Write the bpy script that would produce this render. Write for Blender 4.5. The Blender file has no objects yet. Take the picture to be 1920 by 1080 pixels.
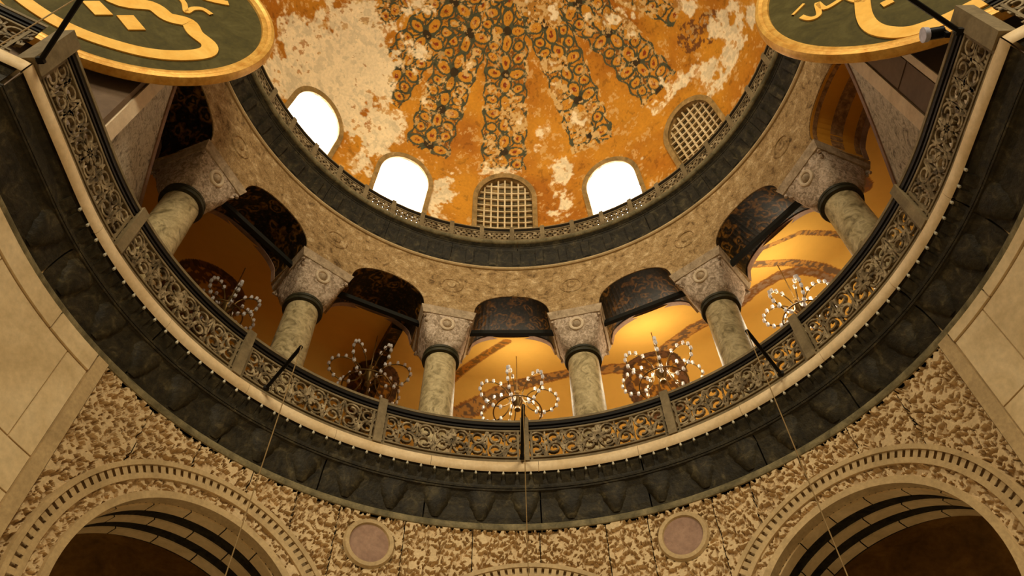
import bpy, math, random
import numpy as np
from mathutils import Matrix, Vector

random.seed(7)
rng = np.random.default_rng(7)
scene = bpy.context.scene
C = scene.collection
PI = math.pi
D2R = PI / 180

# ------------------------------------------------------------------ camera
FPX, PITCH, ROLL, YAW = 1389.18, 0.9324, -0.0165, -0.0111
CAM = np.array([-0.0532, -5.8435, 0.0])
_f = np.array([math.sin(YAW) * math.cos(PITCH), math.cos(YAW) * math.cos(PITCH), math.sin(PITCH)])
_r = np.array([math.cos(YAW), -math.sin(YAW), 0.0])
_u = np.cross(_r, _f)
CR = math.cos(ROLL) * _r + math.sin(ROLL) * _u
CU = -math.sin(ROLL) * _r + math.cos(ROLL) * _u
CF = _f
cd = bpy.data.cameras.new('camera')
cd.sensor_width = 36.0
cd.lens = FPX / 1920 * 36
cd.clip_end = 300
co = bpy.data.objects.new('camera', cd)
co.matrix_world = Matrix(((CR[0], CU[0], -CF[0], CAM[0]), (CR[1], CU[1], -CF[1], CAM[1]),
                          (CR[2], CU[2], -CF[2], CAM[2]), (0, 0, 0, 1)))
C.objects.link(co)
scene.camera = co

# ------------------------------------------------------------------ light
scene.view_settings.view_transform = 'Standard'
scene.view_settings.look = 'None'
scene.view_settings.gamma = 1
scene.view_settings.use_curve_mapping = False
scene.view_settings.exposure = 0.0

def lin(c):
    return tuple(((v / 255) / 12.92 if v <= 10 else ((v / 255 + 0.055) / 1.055) ** 2.4) for v in c)

w = bpy.data.worlds.new('world')
scene.world = w
w.use_nodes = True
w.node_tree.nodes['Background'].inputs[0].default_value = (1.0, 0.85, 0.58, 1)
w.node_tree.nodes['Background'].inputs[1].default_value = 0.16

def area(name, loc, target, size, power, col):
    l = bpy.data.lights.new(name, 'AREA')
    l.energy = power; l.color = col; l.shape = 'DISK'; l.size = size
    o = bpy.data.objects.new(name, l); C.objects.link(o)
    o.location = loc
    o.rotation_euler = (Vector(target) - Vector(loc)).to_track_quat('-Z', 'Y').to_euler()
    return o

def point(name, loc, power, col, rad=0.3):
    l = bpy.data.lights.new(name, 'POINT')
    l.energy = power; l.color = col; l.shadow_soft_size = rad
    o = bpy.data.objects.new(name, l); C.objects.link(o); o.location = loc
    return o

# daylight from the clerestory windows across the nave, far behind the camera
area('nave_clerestory_window_offscreen', (9, -26, 24), (-2, 5, 12), 9, 6300, (1.0, 0.88, 0.64))
area('nave_west_window_offscreen', (-12, -24, 26), (2, 5, 14), 6, 4200, (1.0, 0.89, 0.67))
# nave chandeliers at the lower ends of the hanging cables, below the picture
for x, y in [(-4.34, 3.7), (0.0, 5.49), (4.42, 3.58), (-6.24, -2.97)]:
    point('nave_chandelier_offscreen', (x, y, 1.55), 120, (1.0, 0.80, 0.49), 0.4)
def pol(r, az, z):
    return (r * math.sin(az * D2R), r * math.cos(az * D2R), z)

# ------------------------------------------------------------------ geometry helpers
def ray(x, y):
    d = (x - 960) * CR - (y - 540) * CU + FPX * CF
    return d / np.linalg.norm(d)

def at_z(x, y, z):
    d = ray(x, y); return CAM + d * (z / d[2])

def at_r(x, y, R):
    d = ray(x, y)
    a = d[0] ** 2 + d[1] ** 2; b = CAM[0] * d[0] + CAM[1] * d[1]; c = CAM[0] ** 2 + CAM[1] ** 2 - R * R
    t = (-b + math.sqrt(max(b * b - a * c, 0))) / a
    return CAM + d * t

def plan(R, s):
    """Ground plan of the exedra at offset R: arc for |s|<=90 degrees, then a straight flank to
    the pier corner (|s| 90..100), then the pier front running outwards (0.6 m per unit)."""
    sg = 1 if s >= 0 else -1
    a = abs(s)
    if a <= 90:
        return (R * math.sin(s * D2R), R * math.cos(s * D2R))
    dl = R - 7.31
    yc = -2.05 + 0.556 * dl
    if a <= 100:
        return (sg * R, yc * (a - 90) / 10)
    t = (a - 100) * 0.6
    return (sg * (R + 0.85 * t), yc - 0.52 * t)

def srange(s0, s1, step=1.2):
    keys = [s0] + [k for k in (-100, -90, 90, 100) if s0 < k < s1] + [s1]
    out = []
    for a, b in zip(keys[:-1], keys[1:]):
        n = max(1, int(math.ceil((b - a) / step)))
        out += [a + (b - a) * i / n for i in range(n)]
    return out + [s1]

class MB:
    def __init__(self): self.v = []; self.f = []
    def grid(self, rows, closed=False):
        b = len(self.v); n = len(rows[0])
        for r in rows: self.v += [tuple(p) for p in r]
        for i in range(len(rows) - 1):
            for j in range(n - (0 if closed else 1)):
                k = (j + 1) % n
                self.f.append((b + i * n + j, b + i * n + k, b + (i + 1) * n + k, b + (i + 1) * n + j))
        return self
    def hexa(self, p):
        b = len(self.v); self.v += [tuple(q) for q in p]
        for q in ((0, 3, 2, 1), (4, 5, 6, 7), (0, 1, 5, 4), (1, 2, 6, 5), (2, 3, 7, 6), (3, 0, 4, 7)):
            self.f.append(tuple(b + k for k in q))
        return self
    def box(self, c, s):
        x, y, z = c; a, b_, d = s[0] / 2, s[1] / 2, s[2] / 2
        return self.hexa([(x - a, y - b_, z - d), (x + a, y - b_, z - d), (x + a, y + b_, z - d), (x - a, y + b_, z - d),
                          (x - a, y - b_, z + d), (x + a, y - b_, z + d), (x + a, y + b_, z + d), (x - a, y + b_, z + d)])
    def cap(self, idx): self.f.append(tuple(idx)); return self
    def lathe(self, prof, c=(0, 0, 0), n=24, captop=True, capbot=True):
        rows = [[(c[0] + r * math.cos(2 * PI * j / n), c[1] + r * math.sin(2 * PI * j / n), c[2] + z) for j in range(n)] for r, z in prof]
        b = len(self.v); self.grid(rows, True)
        if capbot: self.f.append(tuple(b + j for j in range(n))[::-1])
        if captop: self.f.append(tuple(b + (len(rows) - 1) * n + j for j in range(n)))
        return self
    def tube(self, pts, rad, n=8, caps=True):
        pts = [Vector(p) for p in pts]; rows = []
        up = Vector((0, 0, 1))
        for i, p in enumerate(pts):
            t = (pts[min(i + 1, len(pts) - 1)] - pts[max(i - 1, 0)]).normalized()
            a = t.cross(up)
            if a.length < 1e-3: a = t.cross(Vector((1, 0, 0)))
            a.normalize(); b = t.cross(a)
            rr = rad[i] if isinstance(rad, (list, tuple)) else rad
            rows.append([p + (a * math.cos(2 * PI * j / n) + b * math.sin(2 * PI * j / n)) * rr for j in range(n)])
        b0 = len(self.v); self.grid(rows, True)
        if caps:
            self.f.append(tuple(b0 + j for j in range(n))[::-1])
            self.f.append(tuple(b0 + (len(rows) - 1) * n + j for j in range(n)))
        return self
    def sweep(self, prof, ss, close_ends=True):
        rows = [[(*plan(R, s), z) for R, z in prof] for s in ss]
        b = len(self.v); n = len(prof); self.grid(rows)
        if close_ends:
            self.f.append(tuple(b + j for j in range(n)))
            self.f.append(tuple(b + (len(ss) - 1) * n + j for j in range(n))[::-1])
        return self
    def ring_sweep(self, prof, ss):
        """closed profile swept along plan"""
        rows = [[(*plan(R, s), z) for R, z in prof] for s in ss]
        b = len(self.v); n = len(prof); self.grid(rows, True)
        self.f.append(tuple(b + j for j in range(n)))
        self.f.append(tuple(b + (len(ss) - 1) * n + j for j in range(n))[::-1])
        return self
    def mesh(self, name):
        m = bpy.data.meshes.new(name)
        m.from_pydata(self.v, [], self.f)
        return m
    def build(self, name, mat, parent=None, smooth=False, kind=None):
        m = self.mesh(name)
        return put(name, m, mat, parent, smooth, kind)

def fix_normals(m):
    import bmesh
    bm = bmesh.new(); bm.from_mesh(m)
    bmesh.ops.recalc_face_normals(bm, faces=bm.faces[:])
    bm.to_mesh(m); bm.free()

def put(name, m, mat, parent=None, smooth=False, kind=None, fix=True):
    if fix and len(m.polygons) < 60000: fix_normals(m)
    if smooth and len(m.polygons):
        m.shade_smooth() if hasattr(m, 'shade_smooth') else None
        if smooth != 'all':
            try: m.set_sharp_from_angle(angle=40 * D2R)
            except Exception: pass
    if not m.materials: m.materials.append(mat)
    o = bpy.data.objects.new(name, m); C.objects.link(o)
    if parent: o.parent = parent
    if kind: o['kind'] = kind
    return o

def inst(src, parent=None, loc=None, rotz=None, name=None):
    c = src.copy(); C.objects.link(c)
    if name: c.name = name
    if parent is not None: c.parent = parent
    if loc is not None: c.location = loc
    if rotz is not None: c.rotation_euler = (0, 0, rotz)
    return c

def empty(name, loc=(0, 0, 0), rz=0, kind=None):
    o = bpy.data.objects.new(name, None); C.objects.link(o)
    o.location = loc; o.rotation_euler = (0, 0, rz); o.empty_display_size = 0.2
    if kind: o['kind'] = kind
    return o

def tag(o, label, cat, group=None):
    o['label'] = label; o['category'] = cat
    if group: o['group'] = group
    return o

# numpy value noise
def vnoise(P, seed=0):
    P = np.asarray(P); i = np.floor(P).astype(np.int64); f = P - i; f = f * f * (3 - 2 * f)
    def h(a, b, c):
        n = (a * 374761393 + b * 668265263 + c * 2147483647 + seed * 974711) & 0xFFFFFFFF
        n = ((n ^ (n >> 13)) * 1274126177) & 0xFFFFFFFF
        n = n ^ (n >> 16)
        return (n & 0xFFFF) / 65535.0
    x, y, z = i[..., 0], i[..., 1], i[..., 2]; fx, fy, fz = f[..., 0], f[..., 1], f[..., 2]
    r = 0
    for dx in (0, 1):
        for dy in (0, 1):
            for dz in (0, 1):
                r = r + h(x + dx, y + dy, z + dz) * (fx if dx else 1 - fx) * (fy if dy else 1 - fy) * (fz if dz else 1 - fz)
    return r

def fbm(P, seed=0, oct=4):
    P = np.asarray(P, float); a = 0.5; s = 0; t = 0
    for k in range(oct):
        s = s + a * vnoise(P, seed + k); t += a; P = P * 2.07 + 3.1; a *= 0.55
    return s / t

def color_grid(name, V, col, keep, mat, parent=None, kind=None):
    """V: (n,m,3) points, col: (n,m,3) linear colours, keep: (n-1,m-1) mask"""
    n, m = V.shape[:2]
    idx = np.arange(n * m).reshape(n, m)
    q = np.stack([idx[:-1, :-1], idx[:-1, 1:], idx[1:, 1:], idx[1:, :-1]], -1)[keep]
    me = bpy.data.meshes.new(name)
    me.vertices.add(n * m); me.vertices.foreach_set('co', V.reshape(-1).astype(np.float32))
    k = len(q)
    me.loops.add(k * 4); me.loops.foreach_set('vertex_index', q.reshape(-1).astype(np.int32))
    me.polygons.add(k); me.polygons.foreach_set('loop_start', (np.arange(k) * 4).astype(np.int32))
    me.update(calc_edges=True)
    at = me.color_attributes.new('Col', 'FLOAT_COLOR', 'POINT')
    c4 = np.ones((n * m, 4), np.float32); c4[:, :3] = col.reshape(-1, 3)
    at.data.foreach_set('color', c4.reshape(-1))
    me.polygons.foreach_set('use_smooth', np.ones(k, bool))
    me.materials.append(mat)
    return put(name, me, mat, parent, False, kind, fix=False)

# ------------------------------------------------------------------ materials
def new_mat(name, rough=0.7, metal=0.0):
    m = bpy.data.materials.new(name); m.use_nodes = True
    nt = m.node_tree; b = nt.nodes['Principled BSDF']
    b.inputs['Roughness'].default_value = rough; b.inputs['Metallic'].default_value = metal
    b.inputs['Specular IOR Level'].default_value = 0.18
    return m, nt, b

def pos_node(nt):
    return nt.nodes.new('ShaderNodeNewGeometry').outputs['Position']

def ramp_node(nt, fac, stops, mode='LINEAR'):
    r = nt.nodes.new('ShaderNodeValToRGB'); r.color_ramp.interpolation = mode
    e = r.color_ramp.elements
    while len(e) > 1: e.remove(e[0])
    e[0].position = stops[0][0]; e[0].color = (*lin(stops[0][1]), 1)
    for p, c in stops[1:]:
        k = e.new(p); k.color = (*lin(c), 1)
    nt.links.new(fac, r.inputs[0]); return r.outputs[0]

def noise_node(nt, scale, detail=4, rough=0.55, dist=0.0, vec=None):
    n = nt.nodes.new('ShaderNodeTexNoise')
    n.inputs['Scale'].default_value = scale; n.inputs['Detail'].default_value = detail
    n.inputs['Roughness'].default_value = rough; n.inputs['Distortion'].default_value = dist
    nt.links.new(vec if vec is not None else pos_node(nt), n.inputs['Vector'])
    return n.outputs[0]

def mixc(nt, a, b, fac, mode='MIX'):
    m = nt.nodes.new('ShaderNodeMix'); m.data_type = 'RGBA'; m.blend_type = mode
    for s, v in ((m.inputs[0], fac), (m.inputs[6], a), (m.inputs[7], b)):
        if isinstance(v, (int, float)): s.default_value = v
        elif isinstance(v, tuple): s.default_value = (*v, 1)
        else: nt.links.new(v, s)
    return m.outputs[2]

def bump(nt, b, h, strength=0.3, dist=0.03):
    n = nt.nodes.new('ShaderNodeBump'); n.inputs['Strength'].default_value = strength
    n.inputs['Distance'].default_value = dist
    nt.links.new(h, n.inputs['Height']); nt.links.new(n.outputs[0], b.inputs['Normal'])

def stone(name, stops, scale=2.0, detail=5, rough=0.65, fine=18.0, fine_amt=0.35, bmp=0.25, dist=0.6, metal=0.0):
    m, nt, b = new_mat(name, rough, metal)
    n1 = noise_node(nt, scale, detail, 0.6, dist)
    c = ramp_node(nt, n1, stops)
    n2 = noise_node(nt, fine, 3, 0.6)
    g = ramp_node(nt, n2, [(0.3, (150, 145, 140)), (0.7, (255, 255, 255))])
    c2 = mixc(nt, c, g, fine_amt, 'MULTIPLY')
    nt.links.new(c2, b.inputs['Base Color'])
    if bmp: bump(nt, b, n2, bmp)
    return m

def plain(name, c, rough=0.5, metal=0.0):
    m, nt, b = new_mat(name, rough, metal)
    n = noise_node(nt, 9, 3)
    k = ramp_node(nt, n, [(0.3, tuple(v * 0.82 for v in c)), (0.7, c)])
    nt.links.new(k, b.inputs['Base Color']); return m

def emit(name, c, s):
    m, nt, b = new_mat(name)
    b.inputs['Base Color'].default_value = (*c, 1)
    b.inputs['Emission Color'].default_value = (*c, 1); b.inputs['Emission Strength'].default_value = s
    return m

def mosaic(name):
    m, nt, b = new_mat(name, 0.45)
    v = nt.nodes.new('ShaderNodeTexVoronoi'); v.inputs['Scale'].default_value = 2.3
    dn = nt.nodes.new('ShaderNodeTexNoise'); dn.inputs['Scale'].default_value = 2.6
    nt.links.new(pos_node(nt), dn.inputs['Vector'])
    ad = nt.nodes.new('ShaderNodeVectorMath'); ad.operation = 'MULTIPLY_ADD'; ad.inputs[1].default_value = (.55, .55, .55)
    nt.links.new(dn.outputs['Color'], ad.inputs[0]); nt.links.new(pos_node(nt), ad.inputs[2])
    nt.links.new(ad.outputs[0], v.inputs['Vector'])
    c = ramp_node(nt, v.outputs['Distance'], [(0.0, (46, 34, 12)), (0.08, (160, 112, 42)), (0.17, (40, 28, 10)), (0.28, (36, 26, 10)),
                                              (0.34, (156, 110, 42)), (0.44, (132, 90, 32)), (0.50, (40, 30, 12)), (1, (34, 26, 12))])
    n = noise_node(nt, 7, 4, 0.6)
    k = ramp_node(nt, n, [(0.40, (40, 36, 22)), (0.58, (255, 245, 220))])
    n2 = noise_node(nt, 13, 2)
    k2 = ramp_node(nt, n2, [(0.55, (26, 22, 12)), (0.68, (120, 84, 30))])
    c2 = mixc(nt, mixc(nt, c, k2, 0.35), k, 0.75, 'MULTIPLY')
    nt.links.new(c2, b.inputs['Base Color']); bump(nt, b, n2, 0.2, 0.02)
    return m

def vcol(name, rough=0.75, fine=10, amt=0.35, bmp=0.15):
    m, nt, b = new_mat(name, rough)
    a = nt.nodes.new('ShaderNodeAttribute'); a.attribute_name = 'Col'
    n = noise_node(nt, fine, 4, 0.6)
    g = ramp_node(nt, n, [(0.3, (190, 185, 178)), (0.65, (255, 255, 255))])
    nt.links.new(mixc(nt, a.outputs['Color'], g, amt, 'MULTIPLY'), b.inputs['Base Color'])
    bump(nt, b, n, bmp, 0.02); return m

M = dict(
    lace=stone('carved_marble', [(0.3, (204, 174, 128)), (0.7, (228, 198, 150))], 1.2, 5, 0.75, 20, 0.35, 0.15),
    marble=stone('pier_marble', [(0.3, (206, 178, 130)), (0.5, (224, 196, 148)), (0.7, (234, 208, 162))], 0.7, 5, 0.5, 9, 0.25, 0.08, 1.5),
    ribbon=stone('painted_ribbon', [(0.3, (120, 84, 44)), (0.5, (150, 108, 66)), (0.7, (190, 140, 84))], 8, 4, 0.7, 20, 0.3, 0.1),
    mould=stone('moulding_marble', [(0.3, (176, 148, 104)), (0.6, (200, 170, 122))], 2, 4, 0.6, 16, 0.3, 0.15),
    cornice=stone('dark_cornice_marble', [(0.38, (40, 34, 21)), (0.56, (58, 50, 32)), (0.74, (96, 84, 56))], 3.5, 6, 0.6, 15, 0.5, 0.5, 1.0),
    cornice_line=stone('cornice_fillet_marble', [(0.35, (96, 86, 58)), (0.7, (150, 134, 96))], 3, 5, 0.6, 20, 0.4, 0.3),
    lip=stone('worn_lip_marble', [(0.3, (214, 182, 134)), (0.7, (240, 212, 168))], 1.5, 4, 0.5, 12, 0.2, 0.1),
    bal=stone('balustrade_marble', [(0.34, (66, 54, 34)), (0.5, (128, 108, 76)), (0.68, (190, 168, 130))], 5, 5, 0.6, 22, 0.4, 0.3),
    bal_post=stone('balustrade_post_marble', [(0.3, (104, 88, 60)), (0.7, (142, 122, 88))], 2, 4, 0.6, 16, 0.3, 0.2),
    rail=plain('near_black_rail', (30, 24, 16), 0.5, 0.2),  # near-black tone of the bars beneath the top rails
    gwall=stone('gallery_wall_stone', [(0.30, (104, 78, 46)), (0.42, (168, 134, 86)), (0.56, (190, 156, 106)), (0.70, (226, 196, 148))], 4.2, 9, 0.75, 22, 0.7, 0.5, 0.6),
    column=stone('verd_column_marble', [(0.32, (122, 106, 72)), (0.46, (178, 158, 114)), (0.58, (206, 184, 138)), (0.72, (140, 124, 86))], 2.2, 6, 0.4, 14, 0.35, 0.1, 2.0),
    neck=stone('dark_neck_ring', [(0.3, (40, 38, 24)), (0.7, (70, 64, 42))], 4, 4, 0.5, 18, 0.3, 0.1),
    capital=stone('carved_capital_marble', [(0.34, (150, 126, 100)), (0.45, (180, 156, 128)), (0.55, (216, 190, 162)), (0.7, (236, 212, 186))], 7, 5, 0.7, 26, 0.5, 0.8, 1.2),
    abacus=stone('abacus_marble', [(0.3, (150, 128, 98)), (0.7, (206, 180, 146))], 5, 4, 0.7, 22, 0.4, 0.3),
    mosaic=mosaic('dark_gold_mosaic'),
    tie=plain('dark_tie_beam_wood', (30, 28, 20), 0.7),
    paint=vcol('painted_plaster'),
    vault=vcol('gallery_painted_plaster', 0.8, 3, 0.1, 0.03),
    veined=stone('veined_grey_marble', [(0.32, (110, 98, 80)), (0.46, (184, 170, 146)), (0.6, (212, 198, 174)), (0.75, (146, 132, 108))], 3.0, 8, 0.5, 24, 0.5, 0.2, 3.0),
    brown=stone('brown_porphyry', [(0.3, (92, 72, 54)), (0.7, (112, 90, 68))], 1.2, 3, 0.5, 12, 0.2, 0.05),
    strip=stone('pale_strip_marble', [(0.3, (206, 180, 146)), (0.7, (230, 208, 174))], 1.5, 4, 0.5, 12, 0.2, 0.1),
    gold=stone('gilded_rim', [(0.3, (200, 140, 54)), (0.7, (236, 184, 92))], 4, 4, 0.42, 14, 0.25, 0.15, 0.5, 0.25),
    letter=stone('gilded_lettering', [(0.3, (232, 172, 72)), (0.7, (246, 196, 98))], 2, 3, 0.45, 10, 0.12, 0.03),
    green=stone('olive_green_leather', [(0.3, (66, 58, 20)), (0.5, (78, 68, 26)), (0.72, (92, 82, 40))], 1.6, 6, 0.75, 10, 0.3, 0.1, 1.5),
    iron=plain('black_iron', (20, 16, 10), 0.5, 0.5),
    cable=plain('tan_cable', (150, 120, 74), 0.6),
    brass=plain('aged_brass', (120, 92, 48), 0.4, 0.6),
    glass=None, disc=stone('porphyry_disc', [(0.3, (142, 108, 86)), (0.7, (170, 134, 108))], 3, 4, 0.5, 14, 0.3, 0.1),
    reveal=stone('window_plaster', [(0.3, (240, 222, 190)), (0.7, (250, 240, 220))], 2, 3, 0.8, 10, 0.1, 0.05),
    surround=stone('window_border_paint', [(0.3, (122, 96, 52)), (0.6, (168, 132, 76)), (0.75, (206, 172, 122))], 3, 5, 0.7, 14, 0.3, 0.2),
    sky=emit('bright_window_glass', (1.0, 0.97, 0.90), 13.0),
    grille=stone('cream_grille_plaster', [(0.3, (196, 164, 112)), (0.7, (232, 206, 160))], 3, 3, 0.6, 10, 0.2, 0.1),
    pane=stone('dull_window_glass', [(0.35, (70, 58, 36)), (0.55, (112, 94, 60)), (0.72, (176, 140, 82))], 1.6, 3, 0.25, 6, 0.2, 0.0),
    soffit_dark=stone('soffit_dark_mosaic', [(0.35, (26, 22, 14)), (0.7, (58, 50, 32))], 6, 5, 0.7, 20, 0.5, 0.3),
    soffit_block=stone('soffit_block_stone', [(0.3, (206, 174, 122)), (0.7, (234, 202, 150))], 1.2, 4, 0.6, 10, 0.2, 0.1),
    aisle=stone('aisle_vault_gold', [(0.3, (120, 86, 40)), (0.55, (160, 114, 52)), (0.75, (186, 136, 66))], 1.2, 4, 0.8, 8, 0.4, 0.1),
    floor=stone('nave_floor_marble', [(0.3, (120, 108, 90)), (0.7, (160, 146, 122))], 0.5, 4, 0.4, 4, 0.2, 0.0),
    lamp_black=plain('floodlight_black', (18, 18, 18), 0.4, 0.2),
    lens=plain('floodlight_lens', (200, 196, 210), 0.15),
    stud=plain('small_white_lamp_glass', (206, 196, 170), 0.3),
)
mg, nt, b = new_mat('lamp_glass', 0.08)
b.inputs['Base Color'].default_value = (0.85, 0.78, 0.72, 1); b.inputs['Transmission Weight'].default_value = 0.35
M['glass'] = mg
mg2, nt, b = new_mat('lit_lamp_glass', 0.2)
b.inputs['Base Color'].default_value = (0.85, 0.80, 0.74, 1)
b.inputs['Emission Color'].default_value = (1.0, 0.9, 0.75, 1); b.inputs['Emission Strength'].default_value = 0.12
M['glass_lit'] = mg2

# ================================================================== SETTING
# ---- nave floor (bounces light)
MB().box((0, -6, -1.75), (60, 60, 0.3)).build('floor', M['floor'], kind='structure')

# ---- lower wall of the exedra, with three arches
RW = 7.72
ZB = 9.74
ARCH = [(-46.9, 6.22, 2.13), (0.0, 5.95, 2.13), (46.9, 6.16, 2.13)]
def arch_z(az, grow=0.0):
    for c, zc, r in ARCH:
        t = (az - c) * D2R * RW
        rr = r + grow
        if abs(t) < rr: return zc + math.sqrt(rr * rr - t * t)
    return None
wall_low = empty('wall_exedra', kind='structure')
core = MB()
azs = sorted(set([round(x, 3) for x in np.arange(-69, 69.01, 0.6)] +
                 [round(c + sg * math.asin(1) / D2R * 0 + sg * (r / RW / D2R) * k, 3) for c, zc, r in ARCH for sg in (-1, 1) for k in (0.9, 0.97, 0.993, 0.9999)]))
TH = 1.55
for a, b2 in zip(azs[:-1], azs[1:]):
    m_ = (a + b2) / 2
    op = arch_z(m_)
    za = arch_z(a) if op else None; zb = arch_z(b2) if op else None
    if op is None: za = zb = -1.6
    else:
        cz = [zc for c, zc, r in ARCH if abs((m_ - c) * D2R * RW) < r][0]
        za = za if za is not None else cz; zb = zb if zb is not None else cz
    f = lambda R, s, z: (R * math.sin(s * D2R), R * math.cos(s * D2R), z)
    core.hexa([f(RW + .12, a, za), f(RW + .12, b2, zb), f(RW + TH, b2, zb), f(RW + TH, a, za),
               f(RW + .12, a, ZB + .3), f(RW + .12, b2, ZB + .3), f(RW + TH, b2, ZB + .3), f(RW + TH, a, ZB + .3)])
core.build('core', M['soffit_dark'], wall_low)

def carve(P):
    """height 0..1 of the pierced leaf carving at points P"""
    wv = np.stack([fbm(P * 6.0 + k * 7.7, 90 + k, 2) for k in range(3)], -1) - .5
    q = P + wv * .20
    n_ = fbm(q * 15.0, 101, 2)
    return np.clip((n_ - .465) / .05, 0, 1)
def relief(name, P, Nrm, depth, keep, mat, parent):
    h_ = carve(P)[..., None]
    Vv = P + Nrm * depth * (1 - h_)
    n, m = Vv.shape[:2]; idx = np.arange(n * m).reshape(n, m)
    q = np.stack([idx[:-1, :-1], idx[:-1, 1:], idx[1:, 1:], idx[1:, :-1]], -1)[keep]
    if not len(q): return None
    used = np.unique(q); re_ = np.zeros(n * m, int); re_[used] = np.arange(len(used))
    me = bpy.data.meshes.new(name)
    me.from_pydata(Vv.reshape(-1, 3)[used].tolist(), [], re_[q].tolist())
    return put(name, me, mat, parent, False, None, fix=False)
def low_panel(a0, a1):
    z1 = ZB - .06; st = .0165
    na_ = int((a1 - a0) * D2R * RW / st) + 1
    a = np.linspace(a0, a1, na_); z = np.arange(5.6, z1 + .001, st)
    A_, Z_ = np.meshgrid(a, z, indexing='ij')
    Nn = np.stack([np.sin(A_ * D2R), np.cos(A_ * D2R), A_ * 0], -1)
    P = Nn * RW; P[..., 2] = Z_
    lo = np.array([arch_z(v, 0.64) or -9 for v in a])
    lo = np.where(lo < 0, -9, lo)
    kp = (Z_ > lo[:, None]); kp = kp[:-1, :-1] & kp[1:, 1:] & kp[1:, :-1] & kp[:-1, 1:]
    relief('carved_panel', P, Nn, .10, kp, M['lace'], wall_low)
seams = [-69, -60.5, -52, -43.5, -36, -29.3, -19.0, -8.3, 2.2, 12.6, 19.2, 29.4, 35.5, 43.8, 52, 60.5, 69]
for a, b2 in zip(seams[:-1], seams[1:]):
    low_panel(a + 0.07, b2 - 0.07)
# archivolts
def arc_band(c, zc, r0, r1, R0, R1, t0=-14, t1=194, n=64):
    mb = MB(); rows = []
    for i in range(n + 1):
        th = (t0 + (t1 - t0) * i / n) * D2R
        row = []
        for rr, R in ((r0, R1), (r0, R0), (r1, R0), (r1, R1)):
            az = c + rr * math.cos(th) / RW / D2R
            row.append((R * math.sin(az * D2R), R * math.cos(az * D2R), zc + rr * math.sin(th)))
        rows.append(row)
    mb.grid(rows, True); return mb
for c, zc, r in ARCH:
    av = arc_band(c, zc, r, r + .13, RW - .10, RW + .16).build('archivolt', M['mould'], wall_low)
    th = np.linspace(-10, 190, 520) * D2R; rr_ = np.linspace(r + .125, r + .365, 15)
    T_, R_ = np.meshgrid(th, rr_, indexing='ij')
    A_ = c * D2R + R_ * np.cos(T_) / RW
    Nn = np.stack([np.sin(A_), np.cos(A_), A_ * 0], -1); P = Nn * (RW - .03); P[..., 2] = zc + R_ * np.sin(T_)
    relief('carved_band', P, Nn, .07, np.ones((519, 14), bool), M['lace'], av)
    arc_band(c, zc, r + .36, r + .46, RW - .07, RW + .16).build('fillet', M['mould'], av)
    arc_band(c, zc, r + .46, r + .60, RW + .02, RW + .16).build('dentil_bed', M['mould'], av)
    arc_band(c, zc, r + .60, r + .69, RW - .09, RW + .16).build('outer_moulding', M['mould'], av)
    nd = 62
    for i in range(nd):
        t0 = (-10 + 200 * i / nd); t1 = t0 + 200 / nd * 0.62
        arc_band(c, zc, r + .455, r + .605, RW - .065, RW + .02, t0, t1, 1).build('dentil', M['mould'], av)
# porphyry medallions between the arches
for az in (-24.1, 24.1):
    zc = 8.9
    ring = MB(); n = 40
    rows = []
    for i in range(n):
        th = 2 * PI * i / n; row = []
        for rr, R in ((.40, RW - .02), (.42, RW - .07), (.50, RW - .07), (.53, RW - .005)):
            a = az + rr * math.cos(th) / RW / D2R
            row.append((R * math.sin(a * D2R), R * math.cos(a * D2R), zc + rr * math.sin(th) * 1.05))
        rows.append(row)
    ring.grid(rows + [rows[0]])
    md = ring.build('medallion_ring', M['mould'], wall_low, True)
    dm = MB(); pts = []
    for i in range(n):
        th = 2 * PI * i / n
        a = az + .41 * math.cos(th) / RW / D2R
        pts.append(((RW - .025) * math.sin(a * D2R), (RW - .025) * math.cos(a * D2R), zc + .43 * math.sin(th)))
    dm.v = pts + [((RW - .035) * math.sin(az * D2R), (RW - .035) * math.cos(az * D2R), zc)]
    dm.f = [(i, (i + 1) % n, n) for i in range(n)]
    dm.build('medallion_disc', M['disc'], md)

# striped soffits of the lower arches
for c, zc, r in ARCH:
    for row in range(3):
        d0 = 0.14 + row * 0.54; d1 = d0 + 0.25
        nb = 9
        for i in range(nb):
            t0 = 4 + 172 * (i + (0.5 if row % 2 else 0)) / nb; t1 = t0 + 172 / nb * 0.97
            if t1 > 178: t1 = 178
            if t1 - t0 < 4: continue
            arc_band(c, zc, r - .03, r + .02, RW + d0, RW + d1, t0, t1, 5).build('voussoir', M['soffit_block'], wall_low)

# aisle behind the lower arches
mb = MB(); rows = []
for i in range(61):
    az = -100 + 200 * i / 60
    row = []
    for rr, z in ((9.2, 8.3), (10, 9.2), (11.2, 9.9), (12.6, 9.9), (13.8, 9.0), (14.6, 7.6), (14.7, -1.6)):
        row.append((*pol(rr, az, z)[:2], z))
    rows.append(row)
mb.grid(rows).build('ceiling_aisle', M['aisle'], smooth='all', kind='structure')

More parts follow.
